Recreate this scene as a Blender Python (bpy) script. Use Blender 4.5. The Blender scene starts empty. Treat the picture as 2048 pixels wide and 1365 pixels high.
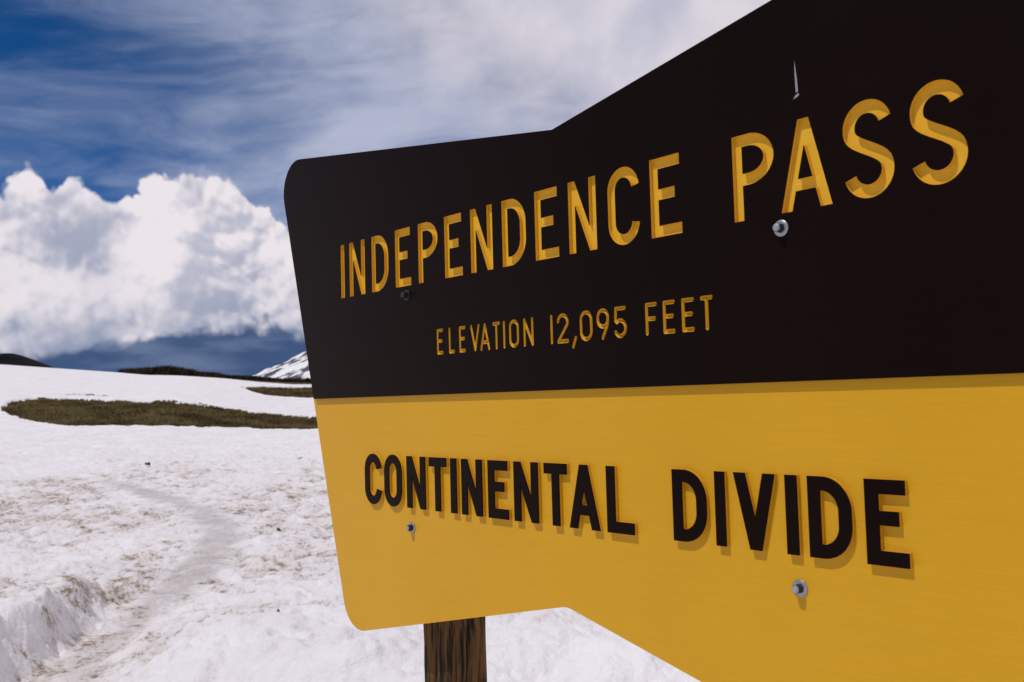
import bpy, bmesh, math, random
import numpy as np
from mathutils import Vector, Matrix
random.seed(7)
S = bpy.context.scene
COL = S.collection

# ------------------------------------------------------------------ camera
U = 0.108                                   # metres per capital height of the big carved letters
EYE = 1.60                                  # lens above the snow
CZ = -1.97322818                            # lens height in sign units
ZS = EYE - CZ * U                           # world height of the carved baseline
CAMPOS = Vector((0.0, -9.2093155 * U, EYE))
R0 = Vector((0.63521063, 0.77184752, -0.02754741))
R1 = Vector((-0.06309821, 0.01631386, -0.99787398))
R2 = Vector((-0.76975715, 0.63559835, 0.05906494))
cam = bpy.data.cameras.new('camera')
cam.sensor_width = 36.0
cam.lens = 1960.0 / 2048.0 * 36.0
cam.clip_start = 0.05
cam.clip_end = 20000
cam.dof.use_dof = True
cam.dof.focus_distance = 1.75
cam.dof.aperture_fstop = 14.0
camo = bpy.data.objects.new('camera', cam)
COL.objects.link(camo)
mw = Matrix.Identity(4)
for i in range(3):
    mw[i][0] = R0[i]; mw[i][1] = -R1[i]; mw[i][2] = -R2[i]; mw[i][3] = CAMPOS[i]
camo.matrix_world = mw
S.camera = camo

# ------------------------------------------------------------------ light
SUN_TO = Vector((-0.20, -1.0, 1.80)).normalized()        # towards the sun
sd = bpy.data.lights.new('sun', 'SUN')
sd.energy = 2.25
sd.angle = math.radians(0.55)
sd.color = (1.0, 0.955, 0.90)
sun = bpy.data.objects.new('sun', sd)
COL.objects.link(sun)
sun.rotation_euler = SUN_TO.to_track_quat('Z', 'Y').to_euler()
SUN_EL = math.asin(SUN_TO.z)
SUN_AZ = math.atan2(SUN_TO.x, SUN_TO.y)

S.view_settings.view_transform = 'Standard'
S.view_settings.look = 'None'
S.view_settings.exposure = 0.0
S.view_settings.gamma = 1.0
S.view_settings.use_curve_mapping = False
try:
    S.cycles.max_bounces = 6
    S.cycles.diffuse_bounces = 3
    S.cycles.use_denoising = True
    S.render.film_transparent = False
except Exception:
    pass

# horizontal view axes, used to say where on the pass things stand
FW = Vector((R2.x, R2.y, 0)).normalized()
RT = Vector((FW.y, -FW.x, 0))

# ------------------------------------------------------------------ node helper
class NT:
    def __init__(self, tree):
        self.t = tree
    def n(self, typ, **kw):
        nd = self.t.nodes.new(typ)
        for k, v in kw.items():
            setattr(nd, k, v)
        return nd
    def put(self, sock, v):
        if isinstance(v, Val):
            self.t.links.new(v.s, sock)
        elif isinstance(v, bpy.types.NodeSocket):
            self.t.links.new(v, sock)
        else:
            sock.default_value = v
    def m(self, op, *a, clamp=False):
        nd = self.n('ShaderNodeMath', operation=op, use_clamp=clamp)
        for i, v in enumerate(a):
            self.put(nd.inputs[i], v)
        return Val(self, nd.outputs[0])
    def vm(self, op, *a, out=0):
        nd = self.n('ShaderNodeVectorMath', operation=op)
        for i, v in enumerate(a):
            self.put(nd.inputs[i], v)
        return Val(self, nd.outputs[out])
    def scale(self, v, f):
        nd = self.n('ShaderNodeVectorMath', operation='SCALE')
        self.put(nd.inputs[0], v); self.put(nd.inputs['Scale'], f)
        return Val(self, nd.outputs[0])
    def xyz(self, x, y, z):
        nd = self.n('ShaderNodeCombineXYZ')
        for i, v in enumerate((x, y, z)):
            self.put(nd.inputs[i], v)
        return Val(self, nd.outputs[0])
    def noise(self, vec, scale, detail=4, rough=0.5, dist=0.0, typ='FBM', lac=2.0, out=0):
        nd = self.n('ShaderNodeTexNoise')
        try:
            nd.noise_type = typ
        except Exception:
            pass
        self.put(nd.inputs['Vector'], vec)
        nd.inputs['Scale'].default_value = scale
        nd.inputs['Detail'].default_value = detail
        nd.inputs['Roughness'].default_value = rough
        nd.inputs['Lacunarity'].default_value = lac
        nd.inputs['Distortion'].default_value = dist
        return Val(self, nd.outputs[out])
    def vor(self, vec, scale, detail=3, rough=0.5, smooth=0.6):
        nd = self.n('ShaderNodeTexVoronoi', feature='SMOOTH_F1')
        self.put(nd.inputs['Vector'], vec)
        nd.inputs['Scale'].default_value = scale
        nd.inputs['Detail'].default_value = detail
        nd.inputs['Roughness'].default_value = rough
        nd.inputs['Smoothness'].default_value = smooth
        return Val(self, nd.outputs['Distance'])
    def ss(self, x, a, b):
        nd = self.n('ShaderNodeMapRange', interpolation_type='SMOOTHSTEP')
        self.put(nd.inputs[0], x)
        self.put(nd.inputs[1], a); self.put(nd.inputs[2], b)
        nd.inputs[3].default_value = 0; nd.inputs[4].default_value = 1
        return Val(self, nd.outputs[0])
    def mix(self, f, a, b):
        nd = self.n('ShaderNodeMix', data_type='RGBA')
        self.put(nd.inputs[0], f)
        for sock, v in ((nd.inputs[6], a), (nd.inputs[7], b)):
            if isinstance(v, tuple):
                sock.default_value = (*v[:3], 1)
            else:
                self.put(sock, v)
        return Val(self, nd.outputs[2])
    def curve(self, x, pts):
        nd = self.n('ShaderNodeFloatCurve')
        self.put(nd.inputs['Value'], x)
        c = nd.mapping.curves[0]
        while len(c.points) > 2:
            c.points.remove(c.points[1])
        c.points[0].location = pts[0]
        c.points[1].location = pts[-1]
        for p in pts[1:-1]:
            c.points.new(*p)
        nd.mapping.update()
        return Val(self, nd.outputs[0])

class Val:
    def __init__(self, nt, s):
        self.nt, self.s = nt, s
    def __add__(self, o): return self.nt.m('ADD', self, o)
    __radd__ = __add__
    def __mul__(self, o): return self.nt.m('MULTIPLY', self, o)
    __rmul__ = __mul__
    def __sub__(self, o): return self.nt.m('SUBTRACT', self, o)
    def __rsub__(self, o): return self.nt.m('SUBTRACT', o, self)
    def __truediv__(self, o): return self.nt.m('DIVIDE', self, o)

# ------------------------------------------------------------------ sky and clouds
F_PX = 1960.0
def hor(x): return 826.9 - 0.0277 * x
def az_of(x): return math.degrees(math.atan((x - 1024) / F_PX))
def el_of(x, y):
    a = math.atan((x - 1024) / F_PX)
    return math.degrees(math.atan((hor(x) - y) / F_PX * math.cos(a)))

world = bpy.data.worlds.new('World')
S.world = world
world.use_nodes = True
world.cycles.sampling_method = 'MANUAL'
world.cycles.sample_map_resolution = 512
wt = world.node_tree
wt.nodes.clear()
W = NT(wt)
out = W.n('ShaderNodeOutputWorld')
sky = W.n('ShaderNodeTexSky')
sky.sky_type = 'NISHITA'
sky.sun_disc = False
sky.sun_elevation = SUN_EL
sky.sun_rotation = SUN_AZ
sky.altitude = 3700
sky.air_density = 0.6
sky.dust_density = 0.0
sky.ozone_density = 10.0
bg_sky = W.n('ShaderNodeBackground')
W.put(bg_sky.inputs[0], W.vm('MULTIPLY', sky.outputs[0], (0.19, 0.72, 0.94)))   # thin high-altitude air: very deep blue
bg_sky.inputs[1].default_value = 0.10

tc = W.n('ShaderNodeTexCoord')
D = W.vm('NORMALIZE', tc.outputs['Generated'])
DF = W.vm('DOT_PRODUCT', D, tuple(FW), out=1)
DR = W.vm('DOT_PRODUCT', D, tuple(RT), out=1)
sep = W.n('ShaderNodeSeparateXYZ'); W.put(sep.inputs[0], D)
DZ = Val(W, sep.outputs[2])
AZ = W.m('ARCTAN2', DR, DF) * 57.29578
EL = W.m('ARCSINE', DZ) * 57.29578

# heap cloud bank: height of its top against compass bearing
AZ0, AZ1, ELM = -30.0, -8.0, 20.0
tops = [(-80, 360), (0, 342), (45, 330), (75, 352), (105, 384), (145, 360), (188, 412), (225, 440), (256, 384),
        (300, 348), (345, 362), (385, 342), (440, 326), (500, 330), (545, 352), (600, 392), (680, 430), (760, 470)]
pts = sorted(((az_of(x) - AZ0) / (AZ1 - AZ0), el_of(x, y) / ELM) for x, y in tops)
pts = [(0.0, pts[0][1])] + [p for p in pts if 0.003 < p[0] < 0.997] + [(1.0, pts[-1][1])]
ENVL = W.curve((AZ - AZ0) / (AZ1 - AZ0), pts) * ELM
FARN = W.noise(D, 2.3, 3, 0.5)
INR = W.ss(AZ, -62.0, -38.0) * (1.0 - W.ss(AZ, -9.0, 4.0))
ENV = ENVL * INR + (4.0 + 14.0 * FARN) * (1.0 - INR)

def billow(vec):
    wv = W.noise(vec, 10.0, 3, 0.55, out=1)
    v2 = W.vm('ADD', vec, W.scale(W.vm('SUBTRACT', wv, (0.5, 0.5, 0.5)), 0.045))
    d = W.n('ShaderNodeTexVoronoi', feature='F1')
    W.put(d.inputs['Vector'], v2)
    d.inputs['Scale'].default_value = 10.0
    d.inputs['Detail'].default_value = 3.0
    d.inputs['Roughness'].default_value = 0.48
    d.inputs['Lacunarity'].default_value = 2.3
    a = Val(W, d.outputs['Distance'])
    b = W.noise(v2, 30.0, 5, 0.6)
    return (1.0 - a * a * 1.3) * 0.72 + b * 0.34
up = Vector((0, 0, 1))
LSKY = (up * 0.80 - RT * 0.55 - FW * 0.20).normalized()
H0 = billow(D)
H1 = billow(W.vm('ADD', D, tuple(LSKY * 0.009)))
H2 = W.noise(D, 8.0, 4, 0.55)
H2b = W.noise(W.vm('ADD', D, tuple(LSKY * 0.035)), 8.0, 4, 0.55)
EDGE = (H0 - 0.36) * 2.0 + 1.15
WISP = W.noise(D, 45.0, 4, 0.6)
DEN = W.ss(ENV + EDGE + (WISP - 0.5) * 0.5 - EL, -0.10, 0.55)
REL = W.m('ADD', (H0 - H1) * 1.0, (H2 - H2b) * 2.9)
LIT = W.ss(REL, -0.55, 0.34)
LOWB = W.ss(EL, 3.0, 10.5)
LIT2 = LIT * 0.70 + W.ss(H2, 0.36, 0.64) * 0.26 + LOWB * 0.14
CUM = W.mix(LIT2, (0.30, 0.34, 0.47), (0.83, 0.775, 0.82))
# the flat grey-blue underside of the bank
BN = W.noise(D, 13.0, 4, 0.55)
BASE = W.ss(EL + (BN - 0.5) * 2.6 + (H0 - 0.42) * 1.6, 2.3, 3.5)
HAZ = W.noise(W.vm('MULTIPLY', D, (1.0, 1.0, 4.5)), 10.0, 4, 0.5)
UNDER = W.mix(W.ss(HAZ, 0.40, 0.70), (0.052, 0.094, 0.205), (0.13, 0.180, 0.31))
CUMC = W.mix(BASE, UNDER, CUM)

# thin high streaks
TILT = Matrix.Rotation(math.radians(-4), 3, FW)
e1, e3 = TILT @ RT, TILT @ up
SV = W.xyz(W.vm('DOT_PRODUCT', D, tuple(e1), out=1) * 1.9, W.vm('DOT_PRODUCT', D, tuple(FW), out=1) * 1.9,
           W.vm('DOT_PRODUCT', D, tuple(e3), out=1) * 6.5)
SW = W.noise(SV, 1.8, 3, 0.5, out=1)
SV2 = W.vm('ADD', SV, W.scale(W.vm('SUBTRACT', SW, (0.5, 0.5, 0.5)), 0.5))
ST = W.noise(SV2, 2.4, 8, 0.56)
SB = W.noise(D, 4.0, 4, 0.5)
BIAS = W.m('MULTIPLY_ADD', W.ss(AZ, -28.0, -2.0), 0.30, (SB - 0.5) * 0.55) + W.ss(EL, 15.0, 23.0) * 0.08
CIR = W.ss(ST + BIAS, 0.36, 1.02)
# thick bright sheet to the upper right
TH = W.ss(W.m('MULTIPLY_ADD', W.noise(D, 6.0, 6, 0.55), 8.0, AZ * 0.42 + EL * 0.62), 11.0, 19.0)
CIRC = W.mix(TH, W.mix(CIR, (0.36, 0.43, 0.62), (0.50, 0.53, 0.67)), W.mix(W.ss(H2, 0.34, 0.64), (0.52, 0.53, 0.64), (0.74, 0.69, 0.75)))
CIRA = W.m('MAXIMUM', CIR * 0.88, TH * 0.96)

COLR = W.mix(DEN, CIRC, CUMC)
ALPHA = W.m('MAXIMUM', DEN, CIRA)
bg_cl = W.n('ShaderNodeBackground')
W.put(bg_cl.inputs[0], COLR)
bg_cl.inputs[1].default_value = 1.0
mx = W.n('ShaderNodeMixShader')
W.put(mx.inputs[0], ALPHA)
W.put(mx.inputs[1], bg_sky.outputs[0]); W.put(mx.inputs[2], bg_cl.outputs[0])
W.put(out.inputs[0], mx.outputs[0])

# ------------------------------------------------------------------ materials
def material(name):
    m = bpy.data.materials.new(name)
    m.use_nodes = True
    t = m.node_tree
    bs = t.nodes.get('Principled BSDF')
    return m, NT(t), bs

def bump(N, bs, h, strength, dist):
    b = N.n('ShaderNodeBump')
    b.inputs['Strength'].default_value = strength
    b.inputs['Distance'].default_value = dist
    N.put(b.inputs['Height'], h)
    N.put(bs.inputs['Normal'], b.outputs[0])
    return b

def obj_coord(N):
    return N.n('ShaderNodeTexCoord').outputs['Object']

def mat_paint(name, c0, c1, rough, spec, lines):
    m, N, bs = material(name)
    oc = obj_coord(N)
    st = N.vm('MULTIPLY', oc, (2.2, 6.0, 110.0))
    a = N.noise(st, 6.0, 4, 0.6)
    b = N.noise(oc, 3.0, 4, 0.55)
    c = N.noise(oc, 420.0, 3, 0.6)
    f = N.ss(a * 0.42 + b * 0.36 + c * 0.22, 0.36, 0.64)
    N.put(bs.inputs['Base Color'], N.mix(f, c0, c1))
    bs.inputs['Specular IOR Level'].default_value = spec
    bs.inputs['Specular Tint'].default_value = (1.0, 0.86, 0.80, 1)
    N.put(bs.inputs['Roughness'], N.m('MULTIPLY_ADD', N.noise(oc, 14.0, 4, 0.6), 0.16, rough - 0.08))
    g = N.noise(N.vm('MULTIPLY', oc, (0.35, 6.0, 1.0)), 560.0, 2, 0.5)
    fine = N.noise(oc, 900.0, 2, 0.5)
    bump(N, bs, g * lines + fine * (1 - lines), 0.20, 0.0005)
    return m
M_YEL = mat_paint('yellow_core', (0.630, 0.322, 0.0105), (0.685, 0.358, 0.0140), 0.44, 0.20, 0.75)
for nd in M_YEL.node_tree.nodes:
    if nd.type == 'BSDF_PRINCIPLED':
        nd.inputs['Sheen Weight'].default_value = 0.15
        nd.inputs['Sheen Roughness'].default_value = 0.3
        nd.inputs['Sheen Tint'].default_value = (1.0, 0.9, 0.8, 1)
M_YELC = mat_paint('fresh_yellow_core', (0.745, 0.410, 0.024), (0.785, 0.440, 0.030), 0.50, 0.20, 0.5)
M_BRN = mat_paint('brown_skin', (0.0050, 0.0021, 0.0014), (0.0082, 0.0036, 0.0025), 0.45, 0.05, 0.15)
for nd in M_BRN.node_tree.nodes:
    if nd.type == 'BSDF_PRINCIPLED':        # a film of dry dust
        nd.inputs['Sheen Weight'].default_value = 0.11
        nd.inputs['Sheen Roughness'].default_value = 0.32
        nd.inputs['Sheen Tint'].default_value = (1.0, 0.76, 0.66, 1)

def mat_metal():
    m, N, bs = material('galvanised_steel')
    oc = obj_coord(N)
    f = N.noise(oc, 260.0, 4, 0.6)
    N.put(bs.inputs['Base Color'], N.mix(f, (0.26, 0.265, 0.28), (0.42, 0.425, 0.44)))
    bs.inputs['Metallic'].default_value = 0.6
    bs.inputs['Roughness'].default_value = 0.38
    bump(N, bs, f, 0.15, 0.0004)
    return m
M_MET = mat_metal()
M_METD = M_MET.copy(); M_METD.name = 'dull_and_shaded_steel'
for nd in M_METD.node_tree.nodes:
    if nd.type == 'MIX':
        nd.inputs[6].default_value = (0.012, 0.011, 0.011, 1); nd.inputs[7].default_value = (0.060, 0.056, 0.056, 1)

def mat_scratch():
    m, N, bs = material('bare_scratch')
    f = N.noise(obj_coord(N), 500.0, 3, 0.6)
    N.put(bs.inputs['Base Color'], N.mix(f, (0.16, 0.15, 0.16), (0.40, 0.38, 0.40)))
    bs.inputs['Roughness'].default_value = 0.6
    return m
M_SCR = mat_scratch()

def mat_wood():
    m, N, bs = material('weathered_post_wood')
    oc = obj_coord(N)
    w = N.noise(oc, 4.0, 3, 0.5, out=1)
    v = N.vm('ADD', oc, N.scale(N.vm('SUBTRACT', w, (0.5, 0.5, 0.5)), 0.035))
    g = N.noise(N.vm('MULTIPLY', v, (1.0, 1.0, 0.05)), 130.0, 6, 0.62)
    k = N.noise(N.vm('MULTIPLY', v, (1.0, 1.0, 0.25)), 22.0, 3, 0.5)
    col = N.mix(N.ss(g, 0.40, 0.66), (0.010, 0.0046, 0.0014), (0.150, 0.078, 0.024))
    col = N.mix(N.ss(k, 0.48, 0.70) * 0.75, col, (0.018, 0.010, 0.004))
    N.put(bs.inputs['Base Color'], col)
    bs.inputs['Roughness'].default_value = 0.82
    bs.inputs['Specular IOR Level'].default_value = 0.2
    bump(N, bs, g, 0.8, 0.003)
    return m
M_WOOD = mat_wood()

def attr(N, name):
    a = N.n('ShaderNodeAttribute')
    a.attribute_name = name
    return Val(N, a.outputs['Fac'])

def mat_snow():
    m, N, bs = material('old_snow')
    geo = N.n('ShaderNodeNewGeometry')
    P = geo.outputs['Position']
    d = attr(N, 'dirt')
    pth = attr(N, 'path')
    n1 = N.noise(P, 1.1, 6, 0.62)
    n2 = N.noise(P, 3.6, 6, 0.68)
    n3 = N.noise(P, 24.0, 5, 0.65)
    base = N.mix(N.ss(n1, 0.35, 0.65), (0.725, 0.692, 0.700), (0.795, 0.768, 0.780))
    dm = N.ss(d * 0.62 + (n2 - 0.5) * 1.5 + (n1 - 0.5) * 0.8 + (n3 - 0.5) * 0.5, 0.10, 1.00)
    tan = N.mix(dm * N.ss(d, 0.02, 0.30), base, (0.45, 0.365, 0.295))
    tan = N.mix(N.ss(pth + (n2 - 0.5) * 1.0 + (n3 - 0.5) * 0.6, 0.15, 1.0) * 0.80, tan, (0.43, 0.385, 0.365))
    sp = N.ss(n3 * 0.45 + n2 * 0.55 + d * 0.14, 0.61, 0.72)
    tan = N.mix(sp * N.ss(d, 0.15, 0.55) * 0.9, tan, (0.20, 0.145, 0.095))
    N.put(bs.inputs['Base Color'], tan)
    bs.inputs['Roughness'].default_value = 0.75
    bs.inputs['Specular IOR Level'].default_value = 0.25
    h = N.m('MULTIPLY_ADD', N.noise(P, 9.0, 5, 0.58), 0.75, N.noise(P, 45.0, 4, 0.6) * 0.25)
    bump(N, bs, h, 0.60, 0.055)
    return m
M_SNOW = mat_snow()

def mat_turf():
    m, N, bs = material('tundra_turf')
    geo = N.n('ShaderNodeNewGeometry')
    P = geo.outputs['Position']
    n1 = N.noise(P, 0.35, 5, 0.6)
    n2 = N.noise(P, 2.6, 6, 0.65)
    c = N.mix(N.ss(n1, 0.38, 0.62), (0.050, 0.031, 0.016), (0.100, 0.082, 0.032))
    c = N.mix(N.ss(n2, 0.46, 0.72), c, (0.13, 0.10, 0.05))
    N.put(bs.inputs['Base Color'], c)
    bs.inputs['Roughness'].default_value = 0.95
    bs.inputs['Specular IOR Level'].default_value = 0.1
    bump(N, bs, n2, 1.0, 0.2)
    return m
M_TURF = mat_turf()

def mat_blade(name, ca, cb):
    m, N, bs = material(name)
    geo = N.n('ShaderNodeNewGeometry')
    n1 = N.noise(geo.outputs['Position'], 0.5, 5, 0.65)
    N.put(bs.inputs['Base Color'], N.mix(N.ss(n1, 0.36, 0.64), ca, cb))
    bs.inputs['Roughness'].default_value = 0.9
    bs.inputs['Specular IOR Level'].default_value = 0.1
    return m
M_GRASS = mat_blade('dry_grass', (0.085, 0.052, 0.025), (0.235, 0.180, 0.072))
M_SCRUB = mat_blade('dark_willow', (0.020, 0.014, 0.009), (0.050, 0.038, 0.020))
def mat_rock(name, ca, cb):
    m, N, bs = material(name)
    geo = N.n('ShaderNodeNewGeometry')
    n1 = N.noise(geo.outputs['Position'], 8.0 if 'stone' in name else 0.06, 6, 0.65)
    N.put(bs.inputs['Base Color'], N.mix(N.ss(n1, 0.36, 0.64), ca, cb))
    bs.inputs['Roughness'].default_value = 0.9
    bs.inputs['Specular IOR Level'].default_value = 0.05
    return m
M_STONE = mat_rock('grey_stone', (0.05, 0.045, 0.042), (0.13, 0.115, 0.10))
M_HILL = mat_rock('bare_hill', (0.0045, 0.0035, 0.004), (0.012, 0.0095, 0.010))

def mat_peak():
    m, N, bs = material('snowy_rock')
    geo = N.n('ShaderNodeNewGeometry')
    P = geo.outputs['Position']
    r = attr(N, 'rock')
    n = N.noise(P, 0.045, 6, 0.65)
    f = N.ss(r + (n - 0.5) * 0.9, 0.42, 0.58)
    N.put(bs.inputs['Base Color'], N.mix(f, (0.80, 0.78, 0.80), (0.060, 0.062, 0.075)))
    bs.inputs['Roughness'].default_value = 0.85
    bump(N, bs, n, 0.6, 6.0)
    return m
M_PEAK = mat_peak()

# ------------------------------------------------------------------ object helpers
def link(name, me, mats, parent=None):
    o = bpy.data.objects.new(name, me)
    COL.objects.link(o)
    if not isinstance(mats, (list, tuple)):
        mats = [mats]
    if not me.materials:
        for m in mats:
            me.materials.append(m)
    if parent is not None:
        o.parent = parent
    return o

def smooth(me, on=True):
    me.polygons.foreach_set('use_smooth', [on] * len(me.polygons))

# ------------------------------------------------------------------ numpy gradient noise
def perlin(x, y, seed):
    rng = np.random.RandomState(seed)
    perm = rng.permutation(512).astype(np.int64)
    ang = rng.rand(512) * 2 * np.pi
    gx, gy = np.cos(ang), np.sin(ang)
    xi = np.floor(x).astype(np.int64); yi = np.floor(y).astype(np.int64)
    xf = x - xi; yf = y - yi
    uu = xf * xf * xf * (xf * (xf * 6 - 15) + 10)
    vv = yf * yf * yf * (yf * (yf * 6 - 15) + 10)
    def g(ix, iy, dx, dy):
        h = perm[(ix + perm[iy & 511]) & 511]
        return gx[h] * dx + gy[h] * dy
    a = g(xi, yi, xf, yf); b = g(xi + 1, yi, xf - 1, yf)
    c = g(xi, yi + 1, xf, yf - 1); d = g(xi + 1, yi + 1, xf - 1, yf - 1)
    return 1.4 * ((a + (b - a) * uu) + ((c + (d - c) * uu) - (a + (b - a) * uu)) * vv)

def fbm(x, y, freq, octs, seed, gain=0.5, ridged=False):
    s = np.zeros_like(x); amp = 1.0; tot = 0
    for k in range(octs):
        p = perlin(x * freq + 17.3 * k, y * freq - 9.1 * k, seed + k)
        if ridged:
            p = 1 - 2 * np.abs(p)
        s += amp * p; tot += amp
        amp *= gain; freq *= 2.03
    return s / tot

def sstep(x, a, b):
    t = np.clip((x - a) / (b - a), 0, 1)
    return t * t * (3 - 2 * t)

# ------------------------------------------------------------------ lie of the land
# u = metres ahead of the lens, v = metres to the right; heights are relative to the eye
KU = np.array([0.0, 6.0, 12.0, 24.0, 38.0, 58.0, 90.0, 140.0, 175.0, 240.0, 500.0])
KH = {
    -0.522: [-1.60, -1.60, -1.50, -1.15, -0.50, 1.00, 2.80, 6.75, 6.6, 4.0, -6.0],
    -0.370: [-1.60, -1.60, -1.50, -1.18, -0.62, 0.55, 2.05, 4.75, 4.4, 2.0, -8.0],
    -0.201: [-1.60, -1.60, -1.50, -1.25, -0.90, -0.50, 0.75, 3.20, 2.8, 0.5, -9.0],
    0.30:   [-1.60, -1.60, -1.55, -1.40, -1.20, -1.00, -0.2, 1.40, 1.2, -1.0, -9.0],
    1.20:   [-1.60, -1.65, -1.70, -1.80, -1.90, -2.00, -1.8, -1.0, -1.0, -2.0, -9.0],
}
KA = np.array(sorted(KH))
def hermite(x, xs, ys):
    xs = np.asarray(xs); ys = np.asarray(ys)
    m = np.zeros_like(ys)
    d = np.diff(ys) / np.diff(xs)
    for i in range(1, len(xs) - 1):
        m[i] = 0 if d[i - 1] * d[i] <= 0 else 2 * d[i - 1] * d[i] / (d[i - 1] + d[i])
    m[-1] = d[-1]
    x = np.clip(x, xs[0], xs[-1])
    i = np.clip(np.searchsorted(xs, x) - 1, 0, len(xs) - 2)
    h = xs[i + 1] - xs[i]; t = (x - xs[i]) / h
    return ((2*t**3 - 3*t**2 + 1) * ys[i] + (t**3 - 2*t**2 + t) * h * m[i]
            + (-2*t**3 + 3*t**2) * ys[i + 1] + (t**3 - t**2) * h * m[i + 1])

def macro(u, v):
    r = np.sqrt(u * u + v * v)
    a = np.arctan2(v, np.maximum(u, 1e-6) if np.isscalar(u) else np.where(np.abs(u) < 1e-6, 1e-6, u))
    ta = np.tan(np.clip(a, -0.62, 0.95))
    uu = np.where(np.abs(a) < 0.9, np.maximum(u, 0), r * 0.8)
    hs = [hermite(uu, KU, KH[k]) for k in KA]
    out = np.zeros_like(u) + hs[0]
    for i in range(len(KA) - 1):
        t = sstep(ta, KA[i], KA[i + 1]) if i != 0 else np.clip((ta - KA[i]) / (KA[i + 1] - KA[i]), 0, 1)
        out = out + (hs[i + 1] - hs[i]) * t
    back = sstep(np.abs(a), 1.2, 2.2)
    return out * (1 - back) + back * (-1.6 - 0.01 * r)

def ground_px(x, y):
    """where the line of sight through a point of the photograph meets the snow"""
    a = (x - 1024) / F_PX
    s = (hor(x) - y) / F_PX
    us = np.linspace(2.0, 160, 6000)
    h = macro(us, us * a)
    k = np.argmax(h >= s * us)
    return float(us[k]), float(us[k] * a)

PATH_PX = [(-120, 1560), (0, 1440), (80, 1365), (165, 1290), (250, 1225), (325, 1172), (388, 1122), (428, 1086), (440, 1052),
           (405, 1020), (330, 990), (250, 966), (150, 945), (20, 925)]
PATH = np.array([ground_px(*p) for p in PATH_PX])
def path_dist(u, v):
    best = np.full(u.shape, 1e9); side = np.zeros(u.shape); along = np.zeros(u.shape)
    L = 0.0
    for i in range(len(PATH) - 1):
        p, q = PATH[i], PATH[i + 1]
        e = q - p; l = np.hypot(*e)
        t = np.clip(((u - p[0]) * e[0] + (v - p[1]) * e[1]) / (l * l), 0, 1)
        dx = u - (p[0] + t * e[0]); dy = v - (p[1] + t * e[1])
        d = np.hypot(dx, dy)
        c = e[0] * dy - e[1] * dx            # >0 : to the right (v grows) when walking away
        k = d < best
        best = np.where(k, d, best); side = np.where(k, np.sign(c), side); along = np.where(k, L + t * l, along)
        L += l
    return best, side, along, L

def turf_mask(u, v):
    a = v / np.maximum(u, 1.0)
    x = 1024 + F_PX * a
    n = fbm(u, v, 0.16, 4, 51, 0.55)
    n2 = fbm(u, v, 0.9, 3, 77, 0.6)
    lo = 38.6 + 9.0 * np.exp(-np.maximum(x, 0) / 55.0) + 0.9 * n2 + 0.6 * n
    hi = 58.0 - 9.5 * np.exp(-np.maximum(x + 8, 0) / 34.0) + 4.5 * n + 2.2 * n2 - 5.0 * sstep(x, 330, 640)
    m1 = np.minimum(u - lo, hi - u) / 1.2
    m1 = np.where((x > 0) & (x < 1150), m1, -1)
    # thin leftover strip behind its left end
    m1b = np.where((x > 118) & (x < 215), (0.2 + 3.6 * n2 + 1.5 * n - np.abs(u - 62.5 - 2.5 * n)), -1)
    lo2 = 88 + 14 * np.exp(-np.maximum(x - 488, 0) / 26.0) + 2 * n2
    hi2 = 110 - 8 * np.exp(-np.maximum(x - 488, 0) / 40.0) + 3 * n
    m2 = np.where((x > 482) & (x < 1100), np.minimum(u - lo2, hi2 - u) / 2, -1)
    lo3 = 124 + 2.5 * n + 9 * np.exp(-np.maximum(x - 236, 0) / 30.0) - 5 * sstep(x, 420, 620)
    m3 = np.where((x > 236) & (x < 1400), np.minimum(u - lo3, 156 - u) / 2, -1)
    return np.maximum(np.maximum(m1, m1b), np.maximum(m2, m3))

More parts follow.
